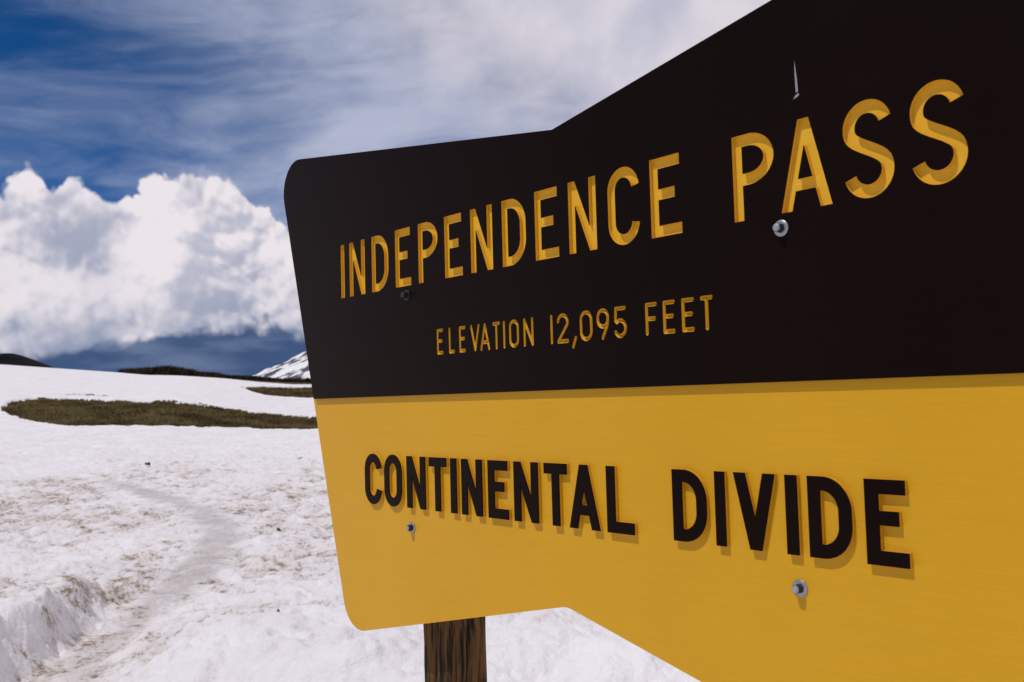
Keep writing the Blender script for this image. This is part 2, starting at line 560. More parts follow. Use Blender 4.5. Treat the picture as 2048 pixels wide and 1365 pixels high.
def land(u, v):
    """full height (relative to eye), dirt 0..1, turf mask"""
    h = macro(u, v)
    r = np.sqrt(u * u + v * v)
    tm = turf_mask(u, v)
    turf = sstep(tm, -0.15, 0.15)
    near = 1 - sstep(r, 22, 55)
    mid = 1 - sstep(r, 60, 130)
    # wind and thaw relief
    w1 = fbm(u, v, 0.35, 4, 3, 0.5)
    w2 = fbm(u, v, 1.5, 4, 11, 0.55)
    cups = fbm(u, v, 3.6, 4, 23, 0.55, ridged=True)
    fine = fbm(u, v, 13.0, 4, 31, 0.6)
    lumps = fbm(u, v, 1.7, 3, 29, 0.5, ridged=True)
    pd, side, along, L = path_dist(u, v)
    wob = fbm(u, v, 1.1, 5, 41, 0.62)
    nearb = 1 - sstep(u + 1.2 * w2, 7.0, 10.0)
    pdw = pd + 0.26 * wob + 0.10 * fine
    pds = pd + 0.16 * fbm(u, v, 0.9, 2, 47, 0.5) + 0.03 * w2
    onp = 1 - sstep(pdw, 0.02, 0.52)
    pfade = 1 - 0.45 * sstep(along, L * 0.62, L * 0.8)
    bankL = (side < 0) * sstep(pds, 0.22, 0.50) * (1 - sstep(pd, 1.0, 3.6)) * nearb
    bankR = (side > 0) * sstep(pdw, 0.25, 1.05) * (1 - sstep(pd, 1.4, 3.6)) * nearb
    face = (side < 0) * np.exp(-((pds - 0.36) / 0.22) ** 2) * nearb
    h = h + mid * (0.10 * w1 + 0.062 * w2 * (1 - 0.6 * onp)) + near * (1 - 0.75 * face) * (-0.034 * cups + 0.005 * fine) * (1 - 0.6 * onp) * (0.8 + 0.6 * sstep(u, 5.5, 8.5)) - near * 0.072 * lumps * (1 - 0.7 * onp)
    h = h + 0.36 * bankL * (1 + 0.3 * w1) + 0.11 * bankR * (1 + 0.8 * w2)
    # trodden channel and the crumbled lumps along its left lip
    h = h - 0.06 * onp * pfade * (0.35 + 0.65 * nearb)
    lip = np.exp(-((pdw - 0.40) / 0.13) ** 2) * (side < 0) * (1 - sstep(u, 8.5, 12.0))
    lump = np.maximum(fbm(u, v, 4.5, 4, 61, 0.6), -0.1)
    h = h + lip * 0.17 * lump
    h = h + onp * near * 0.018 * fbm(u, v, 6.0, 3, 71, 0.5)
    # mounds close under the sign
    for (x, y, am, sg) in MOUNDS:
        mu, mv = x, y
        q = ((u - mu) ** 2 + (v - mv) ** 2) / (sg * sg)
        h = h + am * np.exp(-q) * (1 + 0.25 * w1 + 0.12 * w2)
    # snow lies thicker than the bare ground it has melted back from
    edge = sstep(tm, -0.8, 0.0)
    h = h - 0.22 * turf * np.clip(1 - r / 200, 0, 1) - 0.06 * edge * (1 - turf)
    # dirt gathers in the hollows, on the path, and right of it
    hollow = sstep(-(0.5 * w2 - 0.55 * cups + 0.4 * fine - 0.3 * lumps), -0.20, 0.62)
    big = sstep(fbm(u, v, 0.33, 3, 83, 0.5), -0.35, 0.35)
    zone = sstep(u, 4.8, 7.5) * (1 - 0.70 * sstep(u, 17, 27)) * (1 - sstep(u, 27, 37))
    clean = np.maximum((side < 0) * (1 - sstep(u, 6.6, 7.6)) * (1 - sstep(pd, 1.6, 2.6)) * sstep(pdw, 0.4, 0.6),
                       (side > 0) * (1 - sstep(u, 6.5, 8.0)) * sstep(pdw, 0.5, 1.0))
    dirt = zone * (0.08 + 0.58 * hollow * (0.45 + 0.55 * big) + 0.26 * big) * (1 - 0.8 * clean) * (1 - 0.6 * onp)
    streak = np.exp(-((pd - 0.55) / 0.42) ** 2) * (side < 0) * sstep(u, 6.6, 7.6) * (1 - sstep(u, 10.5, 12.5))
    dirt = dirt + 0.24 * streak * (0.2 + hollow) + 0.46 * onp * (1 - sstep(u, 7.5, 11)) + 0.12 * lip * zone
    dirt = dirt * (1 - 0.8 * (side < 0) * (1 - sstep(u, 6.2, 7.4)) * sstep(pdw, 0.30, 0.5)) + 0.035
    path = onp * pfade * (0.60 + 0.35 * w2 + 0.30 * fine + 0.22 * sstep(u, 8.0, 10.0)) * (1 - 0.75 * sstep(along, L * 0.72, L * 0.9))
    return h, np.clip(dirt, 0, 1.2), tm, path

MOUNDS = []
for (px, py, am, sg) in [(420, 1290, 0.07, 0.75), (560, 1330, 0.05, 0.6), (660, 1290, 0.08, 0.6), (590, 1385, 0.12, 0.24), (700, 1385, 0.12, 0.24), (1075, 1232, 0.13, 0.26), (330, 1300, 0.08, 0.25), (760, 1390, 0.2, 0.5),
                         (1010, 1340, 0.10, 0.5), (1150, 1290, 0.10, 0.8), (1110, 1228, -0.10, 0.5), (900, 1500, 0.2, 0.6), (1330, 1350, 0.15, 0.8)]:
    gu, gv = ground_px(px, py)
    MOUNDS.append((gu, gv, am, sg))

def to_world(u, v, h):
    X = CAMPOS.x + u * FW.x + v * RT.x
    Y = CAMPOS.y + u * FW.y + v * RT.y
    return X, Y, EYE + h

def land_z(u, v):
    h, d, t, p = land(np.array([float(u)]), np.array([float(v)]))
    return float(h[0]), float(t[0])

def grid_mesh(name, X, Y, Z, wrap=False, keep=None, attrs=None):
    nr, nc = X.shape
    co = np.stack([X, Y, Z], -1).reshape(-1, 3)
    i = np.arange(nr - 1)[:, None]
    j = np.arange(nc if wrap else nc - 1)[None, :]
    j2 = (j + 1) % nc
    q = np.stack([i * nc + j + 0 * j, i * nc + j2, (i + 1) * nc + j2, (i + 1) * nc + j], -1).reshape(-1, 4)
    if keep is not None:
        q = q[keep.reshape(-1)]
    used = np.zeros(len(co), bool); used[q.reshape(-1)] = True
    remap = np.cumsum(used) - 1
    co = co[used]; q = remap[q]
    me = bpy.data.meshes.new(name)
    me.vertices.add(len(co)); me.vertices.foreach_set('co', co.astype(np.float32).reshape(-1))
    me.loops.add(q.size); me.loops.foreach_set('vertex_index', q.astype(np.int32).reshape(-1))
    me.polygons.add(len(q))
    me.polygons.foreach_set('loop_start', (np.arange(len(q)) * 4).astype(np.int32))
    me.polygons.foreach_set('loop_total', np.full(len(q), 4, np.int32))
    me.polygons.foreach_set('use_smooth', np.ones(len(q), bool))
    if attrs:
        for k, val in attrs.items():
            at = me.attributes.new(k, 'FLOAT', 'POINT')
            at.data.foreach_set('value', val.reshape(-1)[used].astype(np.float32))
    me.update(calc_edges=True)
    return me

# one sheet round the whole pass: fine ahead, coarse behind
fa = np.concatenate([np.linspace(-0.62, -0.50, 50, endpoint=False), np.linspace(-0.50, 0.22, 700, endpoint=False), np.linspace(0.22, 0.60, 130, endpoint=False)])
ca = np.linspace(0.60, 2 * np.pi - 0.62, 150, endpoint=False)
ANG = np.concatenate([fa, ca])
RAD = np.concatenate([np.linspace(0.02, 2.2, 30, endpoint=False), np.geomspace(2.2, 26, 560, endpoint=False), np.geomspace(26, 170, 420, endpoint=False),
                      np.geomspace(170, 9000, 60)])
AA, RR = np.meshgrid(ANG, RAD)
UG, VG = RR * np.cos(AA), RR * np.sin(AA)
HG, DG, TG, PG = land(UG, VG)
HG = np.where(RR > 500, HG - (RR - 500) * 0.004, HG)
XG, YG, ZG = to_world(UG, VG, HG)
nxt = np.roll(TG, -1, axis=1)
tq = (TG[:-1] + TG[1:] + nxt[:-1] + nxt[1:]) / 4 > 0
snow = link('snow_field', grid_mesh('snow_field', XG, YG, ZG, True, ~tq, {'dirt': DG, 'path': PG}), M_SNOW)
snow['kind'] = 'structure'
turfo = link('tundra_ground', grid_mesh('tundra_ground', XG, YG, ZG, True, tq), M_TURF)
turfo['kind'] = 'structure'

# dry grass on the bare ground, dark willow scrub along the far crest
def blades(name, mat, spots, hgt, wid, lean, nb):
    vs = []; fs = []
    rng = np.random.RandomState(5)
    for (x, y, z, sc) in spots:
        for b in range(nb):
            an = rng.rand() * 6.283; le = lean * (0.3 + rng.rand()) ; hh = hgt * sc * (0.5 + 0.8 * rng.rand())
            ox, oy = (rng.rand(2) - 0.5) * hgt * 1.2 * sc
            ta = rng.rand() * 6.283
            wx, wy = math.cos(ta) * wid * 0.5 * sc, math.sin(ta) * wid * 0.5 * sc
            k = len(vs)
            tx, ty = x + ox + math.cos(an) * le * hh, y + oy + math.sin(an) * le * hh
            vs += [(x + ox - wx, y + oy - wy, z - 0.02), (x + ox + wx, y + oy + wy, z - 0.02), (tx, ty, z + hh)]
            fs.append((k, k + 1, k + 2))
    me = bpy.data.meshes.new(name)
    me.from_pydata(vs, [], fs)
    me.update()
    return link(name, me, mat)

rng = np.random.RandomState(9)
def scatter(n, u0, u1, a0, a1, tmin):
    uu = u0 + (u1 - u0) * rng.rand(n); vv = uu * (a0 + (a1 - a0) * rng.rand(n))
    h, d, t, p = land(uu, vv)
    k = t > tmin
    X, Y, Z = to_world(uu[k], vv[k], h[k])
    return X, Y, Z, t[k], vv[k] / uu[k]
X, Y, Z, T, A = scatter(26000, 37, 66, -0.53, 0.02, 0.02)
cl = fbm(X, Y, 0.5, 3, 90)
g = blades('dry_tundra_grass', M_GRASS, [(x, y, z, 0.7 + 0.6 * max(c, -0.5)) for x, y, z, c in zip(X, Y, Z, cl)], 0.17, 0.05, 0.6, 4)
g['kind'] = 'stuff'; g['label'] = 'short brown green tundra grass on the long bare patch in the snow'
X, Y, Z, T, A = scatter(9000, 84, 112, -0.29, 0.03, 0.02)
g2 = blades('dry_tundra_grass', M_GRASS, [(x, y, z, 1.0) for x, y, z in zip(X, Y, Z)], 0.22, 0.09, 0.6, 4)
g2['kind'] = 'stuff'; g2['label'] = 'dark dry grass on the smaller bare patch beside the sign edge'
X, Y, Z, T, A = scatter(9000, 128, 152, -0.41, 0.03, 0.05)
cl = fbm(X, Y, 0.10, 3, 91)
sp = []
for x, y, z, c, a in zip(X, Y, Z, cl, A):
    px = 1024 + F_PX * a
    big = math.exp(-((px - 345) / 75) ** 2) * 0.55 + math.exp(-((px - 430) / 22) ** 2) * 0.25
    sp.append((x, y, z, max(0.25, 0.45 + big + 0.9 * c)))
g3 = blades('willow_scrub', M_SCRUB, sp, 0.85, 0.30, 0.5, 5)
g3['kind'] = 'stuff'; g3['label'] = 'low dark willow scrub along the far snow crest'

# a few stones melting out of the snow
def stone(px, py, size, label, seed):
    gu, gv = ground_px(px, py)
    h, _ = land_z(gu, gv)
    X, Y, Z = to_world(gu, gv, h)
    bm = bmesh.new()
    bmesh.ops.create_icosphere(bm, subdivisions=3, radius=1)
    r = random.Random(seed)
    ph = [r.uniform(0, 6) for _ in range(6)]
    for vtx in bm.verts:
        c = vtx.co
        k = 1 + 0.22 * math.sin(3 * c.x + ph[0]) + 0.2 * math.sin(4 * c.y + ph[1]) + 0.18 * math.sin(5 * c.z + ph[2])
        vtx.co = Vector((c.x * k * size, c.y * k * size * 0.8, c.z * k * size * 0.85))
    me = bpy.data.meshes.new('stone')
    bm.to_mesh(me); bm.free()
    smooth(me)
    o = link('stone', me, M_STONE)
    o.location = (X, Y, Z + size * 0.35)
    o['label'] = label; o['category'] = 'stone'; o['group'] = 'stones melting out of the snow'
    return o
stone(292, 926, 0.060, 'small dark stone alone on the snow below the long tundra patch', 1)
stone(597, 913, 0.065, 'grey stone on the snow just left of the yellow sign edge', 2)
stone(551, 1048, 0.030, 'little stone on dirty snow right of the trodden path', 3)
stone(548, 1250, 0.020, 'tiny stone on the near snow mound beside the lower sign corner', 4)

# far hill and far peak, in metres ahead / to the right
def massif(name, mat, u0, u1, v0, v1, nu, nv, fn, attrs=False):
    uu, vv = np.meshgrid(np.linspace(u0, u1, nu), np.linspace(v0, v1, nv), indexing='ij')
    h, at = fn(uu, vv)
    X, Y, Z = to_world(uu, vv, h)
    me = grid_mesh(name, X, Y, Z, False, None, {'rock': at} if attrs else None)
    o = link(name, me, mat)
    o['kind'] = 'structure'
    return o
def hill_fn(u, v):
    c = 620 * (22 - 1024) / F_PX
    rise = (hor(22) - 706) / F_PX * 620
    base = 0.0
    d = v - c
    sh = np.where(d > 0, np.clip(1 - d / 118.0, 0, 1), np.clip(1 + d / 170.0, 0.2, 1))
    k = np.exp(-((u - 620) / 90.0) ** 2)
    h = -12 + (rise + 12) * sh * k + 1.5 * fbm(u, v, 0.03, 5, 101) * k
    return h, np.zeros_like(h)
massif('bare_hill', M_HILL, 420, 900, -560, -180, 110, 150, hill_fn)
def peak_fn(u, v):
    U0 = 2600.0
    top = (hor(690) - 668) / F_PX * U0
    cx = U0 * (700 - 1024) / F_PX
    d = v - cx
    prof = np.where(d < 0, np.clip(1 + d / 400.0, -0.6, 1), np.clip(1 - d / 520.0, -0.5, 1))
    k = np.exp(-((u - U0) / 420.0) ** 2)
    rid = fbm(u, v, 0.006, 6, 111, 0.55, ridged=True)
    rid2 = fbm(u, v, 0.02, 4, 121, 0.55)
    h = -25 + (top * prof + 25) * k + (16 * rid + 9 * rid2 - 6) * k
    rock = 0.42 + 0.75 * rid2 + 0.35 * (prof - 0.55) - 0.30 * sstep(-rid, -0.2, 0.6)
    return h, rock
massif('snowy_peak', M_PEAK, 1700, 3600, -1250, 500, 170, 220, peak_fn, True)

# ================================================================== THE SIGN
D_RT = 0.065                                # routing depth, in units
SK = 0.0008                                 # metres, thickness of the brown skin
T_BOARD = 0.058                             # full thickness of the sign
DEP = D_RT * U
def P3(x, y, z):                            # sign units (x, z), metres (y) -> world, relative to the sign's base
    return Vector((x * U - SX, y, z * U + ZS))
SX = -10.2 * U
root = bpy.data.objects.new('road_sign', None)
COL.objects.link(root)
root.location = (SX, 0, 0)
root.empty_display_size = 0.2
root['label'] = 'brown and yellow routed summit sign on wooden posts in the snow'
root['category'] = 'sign'

def arc_corner(p0, p1, p2, r, n=14):
    """points rounding the corner p1 between p0 and p2"""
    a = Vector((p0[0] - p1[0], p0[1] - p1[1])).normalized(); b = Vector((p2[0] - p1[0], p2[1] - p1[1])).normalized()
    th = math.acos(max(-1, min(1, a.dot(b)))) / 2
    t = r / math.tan(th)
    c = Vector(p1[:2]) + (a + b).normalized() * (r / math.sin(th))
    s = Vector(p1[:2]) + a * t - c; e = Vector(p1[:2]) + b * t - c
    a0 = math.atan2(s.y, s.x); a1 = math.atan2(e.y, e.x)
    dlt = (a1 - a0 + math.pi) % (2 * math.pi) - math.pi
    return [(c.x + r * math.cos(a0 + dlt * i / n), c.y + r * math.sin(a0 + dlt * i / n)) for i in range(n + 1)]

JZ = -1.866
def lx(z): return -17.30 - 0.2806 * (z + 1.851)
def rx(z): return -20.4 - lx(z)
# outline of the whole board: a bow tie, dipped in the middle of its top and raised in the middle of its foot
TLc = (-18.69, 3.124); TN = (-10.14, 1.818); TRc = (-1.73, 3.20)
BLc = (-16.09, -6.172); BN = (-10.13, -4.845); BRc = (-4.34, -6.20)
full = []
full += arc_corner(BLc, TLc, TN, 0.62)
full += arc_corner(TLc, TN, TRc, 0.12, 4)
full += arc_corner(TN, TRc, BRc, 0.62)
full += arc_corner(TRc, BRc, BN, 0.6)
full += arc_corner(BRc, BN, BLc, 0.42, 6)
full += arc_corner(BN, BLc, TLc, 0.6)
top_part = [(lx(JZ), JZ)]
top_part += arc_corner(BLc, TLc, TN, 0.62)
top_part += arc_corner(TLc, TN, TRc, 0.12, 4)
top_part += arc_corner(TN, TRc, BRc, 0.62)
top_part += [(rx(JZ), JZ)]

# ---- lettering: every glyph is drawn here as outlines (outer loops and counters)
def arc(cx, cz, rx_, rz_, a0, a1, n=18):
    return [(cx + rx_ * math.cos(math.radians(a0 + (a1 - a0) * i / n)), cz + rz_ * math.sin(math.radians(a0 + (a1 - a0) * i / n))) for i in range(n + 1)]

def stroke(pts, s):
    """outline of a band of width s along pts (butt ends, mitred)"""
    L, Rr = [], []
    n = len(pts)
    for i, p in enumerate(pts):
        p = Vector(p)
        d0 = (p - Vector(pts[i - 1])).normalized() if i > 0 else None
        d1 = (Vector(pts[i + 1]) - p).normalized() if i < n - 1 else None
        if d0 is None: d0 = d1
        if d1 is None: d1 = d0
        n0 = Vector((-d0.y, d0.x)); n1 = Vector((-d1.y, d1.x))
        m = (n0 + n1).normalized()
        k = 1 / max(0.5, m.dot(n0))
        L.append(tuple(p + m * k * s / 2)); Rr.append(tuple(p - m * k * s / 2))
    return L + Rr[::-1]

def bez(p0, p1, p2, p3, n=10):
    o = []
    for i in range(1, n):
        t = i / n
        o.append(tuple(Vector(p0) * (1-t)**3 + Vector(p1) * 3*t*(1-t)**2 + Vector(p2) * 3*t*t*(1-t) + Vector(p3) * t**3))
    return o

def centre_S(w, h, s):
    r = (w - s) / 2; q = min(r, (h - s) / 4 * 1.02)
    c1 = h - s / 2 - q; c0 = s / 2 + q
    up_ = arc(w / 2, c1, r * 0.97, q, 14, 196, 20)
    dn = arc(w / 2, c0, r, q, 16, -166, 20)
    a = up_[-1]; b = dn[0]
    return up_ + bez(a, (a[0] + 0.10 * r, a[1] - 0.55 * q), (b[0] - 0.10 * r, b[1] + 0.62 * q), b, 12) + dn

def glyph(ch, w, h, s):
    """list of closed loops; a loop inside another is a counter"""
    if ch == 'I' or ch == '1':
        return [[(0, 0), (0, h), (w, h), (w, 0)]]
    if ch == 'N':
        hh = s * 1.02; t = hh / (w - 2 * s); b = h * t / (1 + t)
        return [[(0, 0), (0, h), (s, h), (w - s, b), (w - s, h), (w, h), (w, 0), (w - s, 0), (s, h - b), (s, 0)]]
    if ch == 'E':
        m0, m1 = h * 0.465, h * 0.465 + s * 0.98; k = w * 0.80
        return [[(0, 0), (0, h), (w * .97, h), (w * .97, h - s), (s, h - s), (s, m1), (k, m1), (k, m0), (s, m0), (s, s), (w, s), (w, 0)]]
    if ch == 'F':
        m0, m1 = h * 0.44, h * 0.44 + s; k = w * 0.80
        return [[(0, 0), (0, h), (w, h), (w, h - s), (s, h - s), (s, m1), (k, m1), (k, m0), (s, m0), (s, 0)]]
    if ch == 'L':
        return [[(0, 0), (0, h), (s, h), (s, s), (w, s), (w, 0)]]
    if ch == 'T':
        a = (w - s) / 2
        return [[(a, 0), (a, h - s), (0, h - s), (0, h), (w, h), (w, h - s), (a + s, h - s), (a + s, 0)]]
    if ch == 'V':
        t = s * 0.52; k = s * 1.06; c = w / 2
        vin = t * 2 * 0 + s * h / (w / 2 - t + 0.001) * 0
        zi = h * (k - t) / (w / 2 - t) * 0.0
        # inner notch: where the inner edges meet
        z_in = h * (1 - (c - k) / (c - t)) if c > k else h * .4
        return [[(0, h), (k, h), (c, z_in), (w - k, h), (w, h), (c + t, 0), (c - t, 0)]]
    if ch == 'A':
        t = s * 0.50; k = s * 1.03; c = w / 2
        def xo(z): return (c - t) * z / h
        def xi(z): return k + (c - t) * z / h
        b0, b1 = h * 0.215, h * 0.215 + s * 0.92
        za = h * (c - k) / (c - t)
        return [[(0, 0), (c - t, h), (c + t, h), (w, 0), (w - k, 0), (w - xi(b0), b0), (xi(b0), b0), (k, 0)],
                [(xi(b1), b1), (c, za), (w - xi(b1), b1)]]
    if ch == 'D':
        r = w * 0.66; rz = min(h * 0.46, r * 1.05)
        o = [(0, 0), (0, h)] + arc(w - r, h - rz, r, rz, 90, 0) + arc(w - r, rz, r, rz, 0, -90)
        ri = r - s; rzi = rz - s
        i = [(s, s), (s, h - s)] + arc(w - r, h - rz, ri, rzi, 90, 0) + arc(w - r, rz, ri, rzi, 0, -90)
        return [o, i]
    if ch == 'P':
        zb = h * 0.405; H = h - zb; r = w * 0.62; rz = H / 2
        o = [(0, 0), (0, h)] + arc(w - r, h - rz, r, rz, 90, 0) + arc(w - r, zb + rz, r, rz, 0, -90)[1:] + [(s, zb), (s, 0)]
        i = [(s, zb + s), (s, h - s)] + arc(w - r, h - rz, r - s, rz - s, 90, 0) + arc(w - r, zb + rz, r - s, rz - s, 0, -90)[1:]
        return [o, i]
    if ch in 'O0':
        r = w / 2; rz = min(r * 1.06, h / 2)
        o = arc(r, h - rz, r, rz, 180, 0) + arc(r, rz, r, rz, 0, -180)
        i = arc(r, h - rz, r - s, rz - s, 180, 0) + arc(r, rz, r - s, rz - s, 0, -180)
        return [o, i]
    if ch == 'C':
        r = (w - s) / 2; rz = r * 1.06; c = w / 2
        pts = arc(c, h - s / 2 - rz, r, rz, 6, 180, 22) + arc(c, s / 2 + rz, r, rz, 180, 354, 22)
        return [stroke(pts, s)]
    if ch == 'S':
        return [stroke(centre_S(w, h, s), s)]
    raise ValueError(ch)

def mesh_from_curve(name, loops, y0, y1):
    """solid between y0 (front, metres) and y1 with loops in metres (x, z); nested loops become openings"""
    cu = bpy.data.curves.new(name, 'CURVE')
    cu.dimensions = '2D'; cu.fill_mode = 'BOTH'
    for lp in loops:
        sp_ = cu.splines.new('POLY')
        sp_.points.add(len(lp) - 1)
        for k, p in enumerate(lp):
            sp_.points[k].co = (p[0], p[1], 0, 1)
        sp_.use_cyclic_u = True
    cu.extrude = (y1 - y0) / 2
    ob = bpy.data.objects.new(name, cu)
    COL.objects.link(ob)
    dg = bpy.context.evaluated_depsgraph_get()
    me = bpy.data.meshes.new_from_object(ob.evaluated_get(dg))
    bpy.data.objects.remove(ob); bpy.data.curves.remove(cu)
    me.name = name
    # curve plane (x, y) -> sign plane (x, z); front faces -y
    me.transform(Matrix(((1, 0, 0, 0), (0, 0, -1, (y0 + y1) / 2), (0, 1, 0, 0), (0, 0, 0, 1))))
    bm = bmesh.new(); bm.from_mesh(me)
    bmesh.ops.remove_doubles(bm, verts=bm.verts, dist=1e-6)
    bmesh.ops.recalc_face_normals(bm, faces=bm.faces)
    bm.to_mesh(me); bm.free()
    me.materials.clear()
    smooth(me, False)
    return me

def to_m(loop, ox=0.0, oz=0.0):
    return [((x + ox) * U - SX, (z + oz) * U + ZS) for x, z in loop]

S1 = 0.140
ROW1 = [('I', -16.158, .142), ('N', -15.84, .557), ('D', -15.055, .562), ('E', -14.277, .49), ('P', -13.567, .572), ('E', -12.81, .487), ('N', -12.11, .558),
        ('D', -11.325, .556), ('E', -10.57, .508), ('N', -9.855, .55), ('C', -9.088, .572), ('E', -8.33, .51),
        ('P', -7.035, .572), ('A', -6.392, .642), ('S', -5.603, .568), ('S', -4.858, .568)]
S3 = 0.150
ROW3 = [('C', -15.42, .545), ('O', -14.77, .545), ('N', -14.058, .548), ('T', -13.395, .48), ('I', -12.797, .158), ('N', -12.503, .525), ('E', -11.826, .476),
        ('N', -11.208, .537), ('T', -10.533, .474), ('A', -10.020, .592), ('L', -9.288, .482),
        ('D', -8.143, .522), ('I', -7.486, .143), ('V', -7.208, .566), ('I', -6.508, .15), ('D', -6.222, .515), ('E', -5.548, .456)]
S2 = 0.056
H2T, H2B = -0.800, -1.219
ROW2 = [('E', -13.085, .185), ('L', -12.755, .172), ('E', -12.475, .182), ('V', -12.178, .246), ('A', -11.930, .250), ('T', -11.620, .190), ('I', -11.378, .080),
        ('O', -11.225, .235), ('N', -10.895, .232), ('1', -10.315, .080), ('2', -10.165, .250), (',', -9.85, .08), ('0', -9.70, .255),
        ('9', -9.372, .243), ('5', -9.045, .235), ('F', -8.490, .208), ('E', -8.194, .205), ('E', -7.890, .205), ('T', -7.595, .196)]

# ---- V-carved small row: depth is the distance to the centre lines of the strokes
def skeleton(ch, w, h, s):
    a = s / 2; l, r, b, t = a, w - a, a, h - a; c = w / 2
    if ch in 'I1': return [[(c, b), (c, t)]]
    if ch == 'E': return [[(r, t), (l, t), (l, b), (r, b)], [(l, h * .52), (r - w * .10, h * .52)]]
    if ch == 'F': return [[(r, t), (l, t), (l, b)], [(l, h * .50), (r - w * .10, h * .50)]]
    if ch == 'L': return [[(l, t), (l, b), (r, b)]]
    if ch == 'T': return [[(l, t), (r, t)], [(c, t), (c, b)]]
    if ch == 'V': return [[(l, t), (c, b), (r, t)]]
    if ch == 'A': return [[(l, b), (c, t), (r, b)], [(l + (c - l) * .33, h * .30), (r - (c - l) * .33, h * .30)]]
    if ch == 'N': return [[(l, b), (l, t), (r, b), (r, t)]]
    q = (r - l) / 2
    if ch in 'O0': return [arc(c, t - q, q, q, 0, 180, 12) + arc(c, b + q, q, q, 180, 360, 12) + [(r, t - q)]]
    if ch == '2': return [arc(c, t - q, q, q, 168, -28, 14) + [(l, b), (r, b)]]
    if ch == ',': return [[(c + .03, .06), (c - .025, -.055)]]
    if ch == '9':
        return [arc(c, t - q, q, q, 0, 180, 12) + arc(c, t - q - .03, q, q, 180, 360, 12) + [(r, t - q)], [(r, t - q), (r - .01, h * .46), (l + .09, b)]]
    if ch == '5':
        q2 = (r - l) / 2 * 1.05
        return [[(r - .01, t), (l + .01, t), (l, h * .57)] + arc(c - .005, b + q2 * 1.08, q2, q2 * 1.08, 128, -152, 18)]
    raise ValueError(ch)

def seg_dist(X, Z, segs):
    d = np.full(X.shape, 1e9)
    for pl in segs:
        for (x0, z0), (x1, z1) in zip(pl[:-1], pl[1:]):
            ex, ez = x1 - x0, z1 - z0
            t = np.clip(((X - x0) * ex + (Z - z0) * ez) / (ex * ex + ez * ez + 1e-12), 0, 1)
            d = np.minimum(d, np.hypot(X - x0 - t * ex, Z - z0 - t * ez))
    return d

def band_outline(segs, s, pad):
    """contour loops (marching squares) of the band of half-width s/2 about the segments"""
    xs = [p[0] for pl in segs for p in pl]; zs = [p[1] for pl in segs for p in pl]
    st = 0.0062
    gx = np.arange(min(xs) - s, max(xs) + s, st); gz = np.arange(min(zs) - s, max(zs) + s, st)
    X, Z = np.meshgrid(gx, gz)
    Fv = s / 2 + pad - seg_dist(X, Z, segs)
    Fv[np.abs(Fv) < 1e-6] = 1e-6
    edges = {}
    def pt(i0, j0, i1, j1):
        f0, f1 = Fv[i0, j0], Fv[i1, j1]
        t = f0 / (f0 - f1)
        return (gx[j0] + (gx[j1] - gx[j0]) * t, gz[i0] + (gz[i1] - gz[i0]) * t)
    nxt_ = {}
    pos = {}
    for i in range(len(gz) - 1):
        for j in range(len(gx) - 1):
            c = [(i, j), (i, j + 1), (i + 1, j + 1), (i + 1, j)]
            sgn = [Fv[k] > 0 for k in c]
            if all(sgn) or not any(sgn):
                continue
            ent = []
            for k in range(4):
                a_, b_ = c[k], c[(k + 1) % 4]
                if (Fv[a_] > 0) != (Fv[b_] > 0):
                    key = (min(a_, b_), max(a_, b_))
                    pos[key] = pt(*a_, *b_)
                    ent.append((key, Fv[a_] > 0))
            outs = [e for e, pz in ent if pz]; ins = [e for e, pz in ent if not pz]
            for o_, i_ in zip(outs, ins):
                nxt_[o_] = i_
    loops = []
    while nxt_:
        k0 = next(iter(nxt_)); k = k0; lp = []
        while k in nxt_:
            lp.append(pos[k]); k = nxt_.pop(k)
        if len(lp) > 6:
            loops.append(lp)
    return loops

holes = []
parts1 = []
for ch, x, w in ROW1:
    dz = 0.012 if ch in 'CS' else 0.0
    gl = glyph(ch, w, 1.0 + 2 * dz, S1)
    loops = [to_m(lp, x, -dz) for lp in gl]
    holes += loops
    parts1.append((ch, loops))
parts2 = []
for ch, x, w in ROW2:
    h = H2T - H2B
    sk = skeleton(ch, w, h, S2)
    lo = band_outline(sk, S2, 0.0)
    holes += [to_m(lp, x, H2B) for lp in lo]
    parts2.append((ch, x, sk))

# ---- brown face: a thin skin with every carved letter cut out, and its returned edge
brown_me = mesh_from_curve('brown_face', [to_m(top_part)] + holes, 0.0, SK)
bm = bmesh.new(); bm.from_mesh(brown_me)
lp = to_m(top_part)
va = [bm.verts.new((p[0], SK + 0.00002, p[1])) for p in lp]; vb = [bm.verts.new((p[0], DEP - 0.0001, p[1])) for p in lp]
for i in range(len(lp)):
    bm.faces.new((va[i], va[(i + 1) % len(lp)], vb[(i + 1) % len(lp)], vb[i]))
bm.to_mesh(brown_me); bm.free()
brown = link('brown_face', brown_me, M_BRN, root)

# ---- yellow board behind it
full = [(x * 1.00707, CZ + (z - CZ) * 1.00707) for x, z in full]     # the recessed face reads flush with the brown one
board_me = mesh_from_curve('yellow_board', [to_m(full)], DEP, T_BOARD)
board = link('yellow_board', board_me, M_YEL, root)

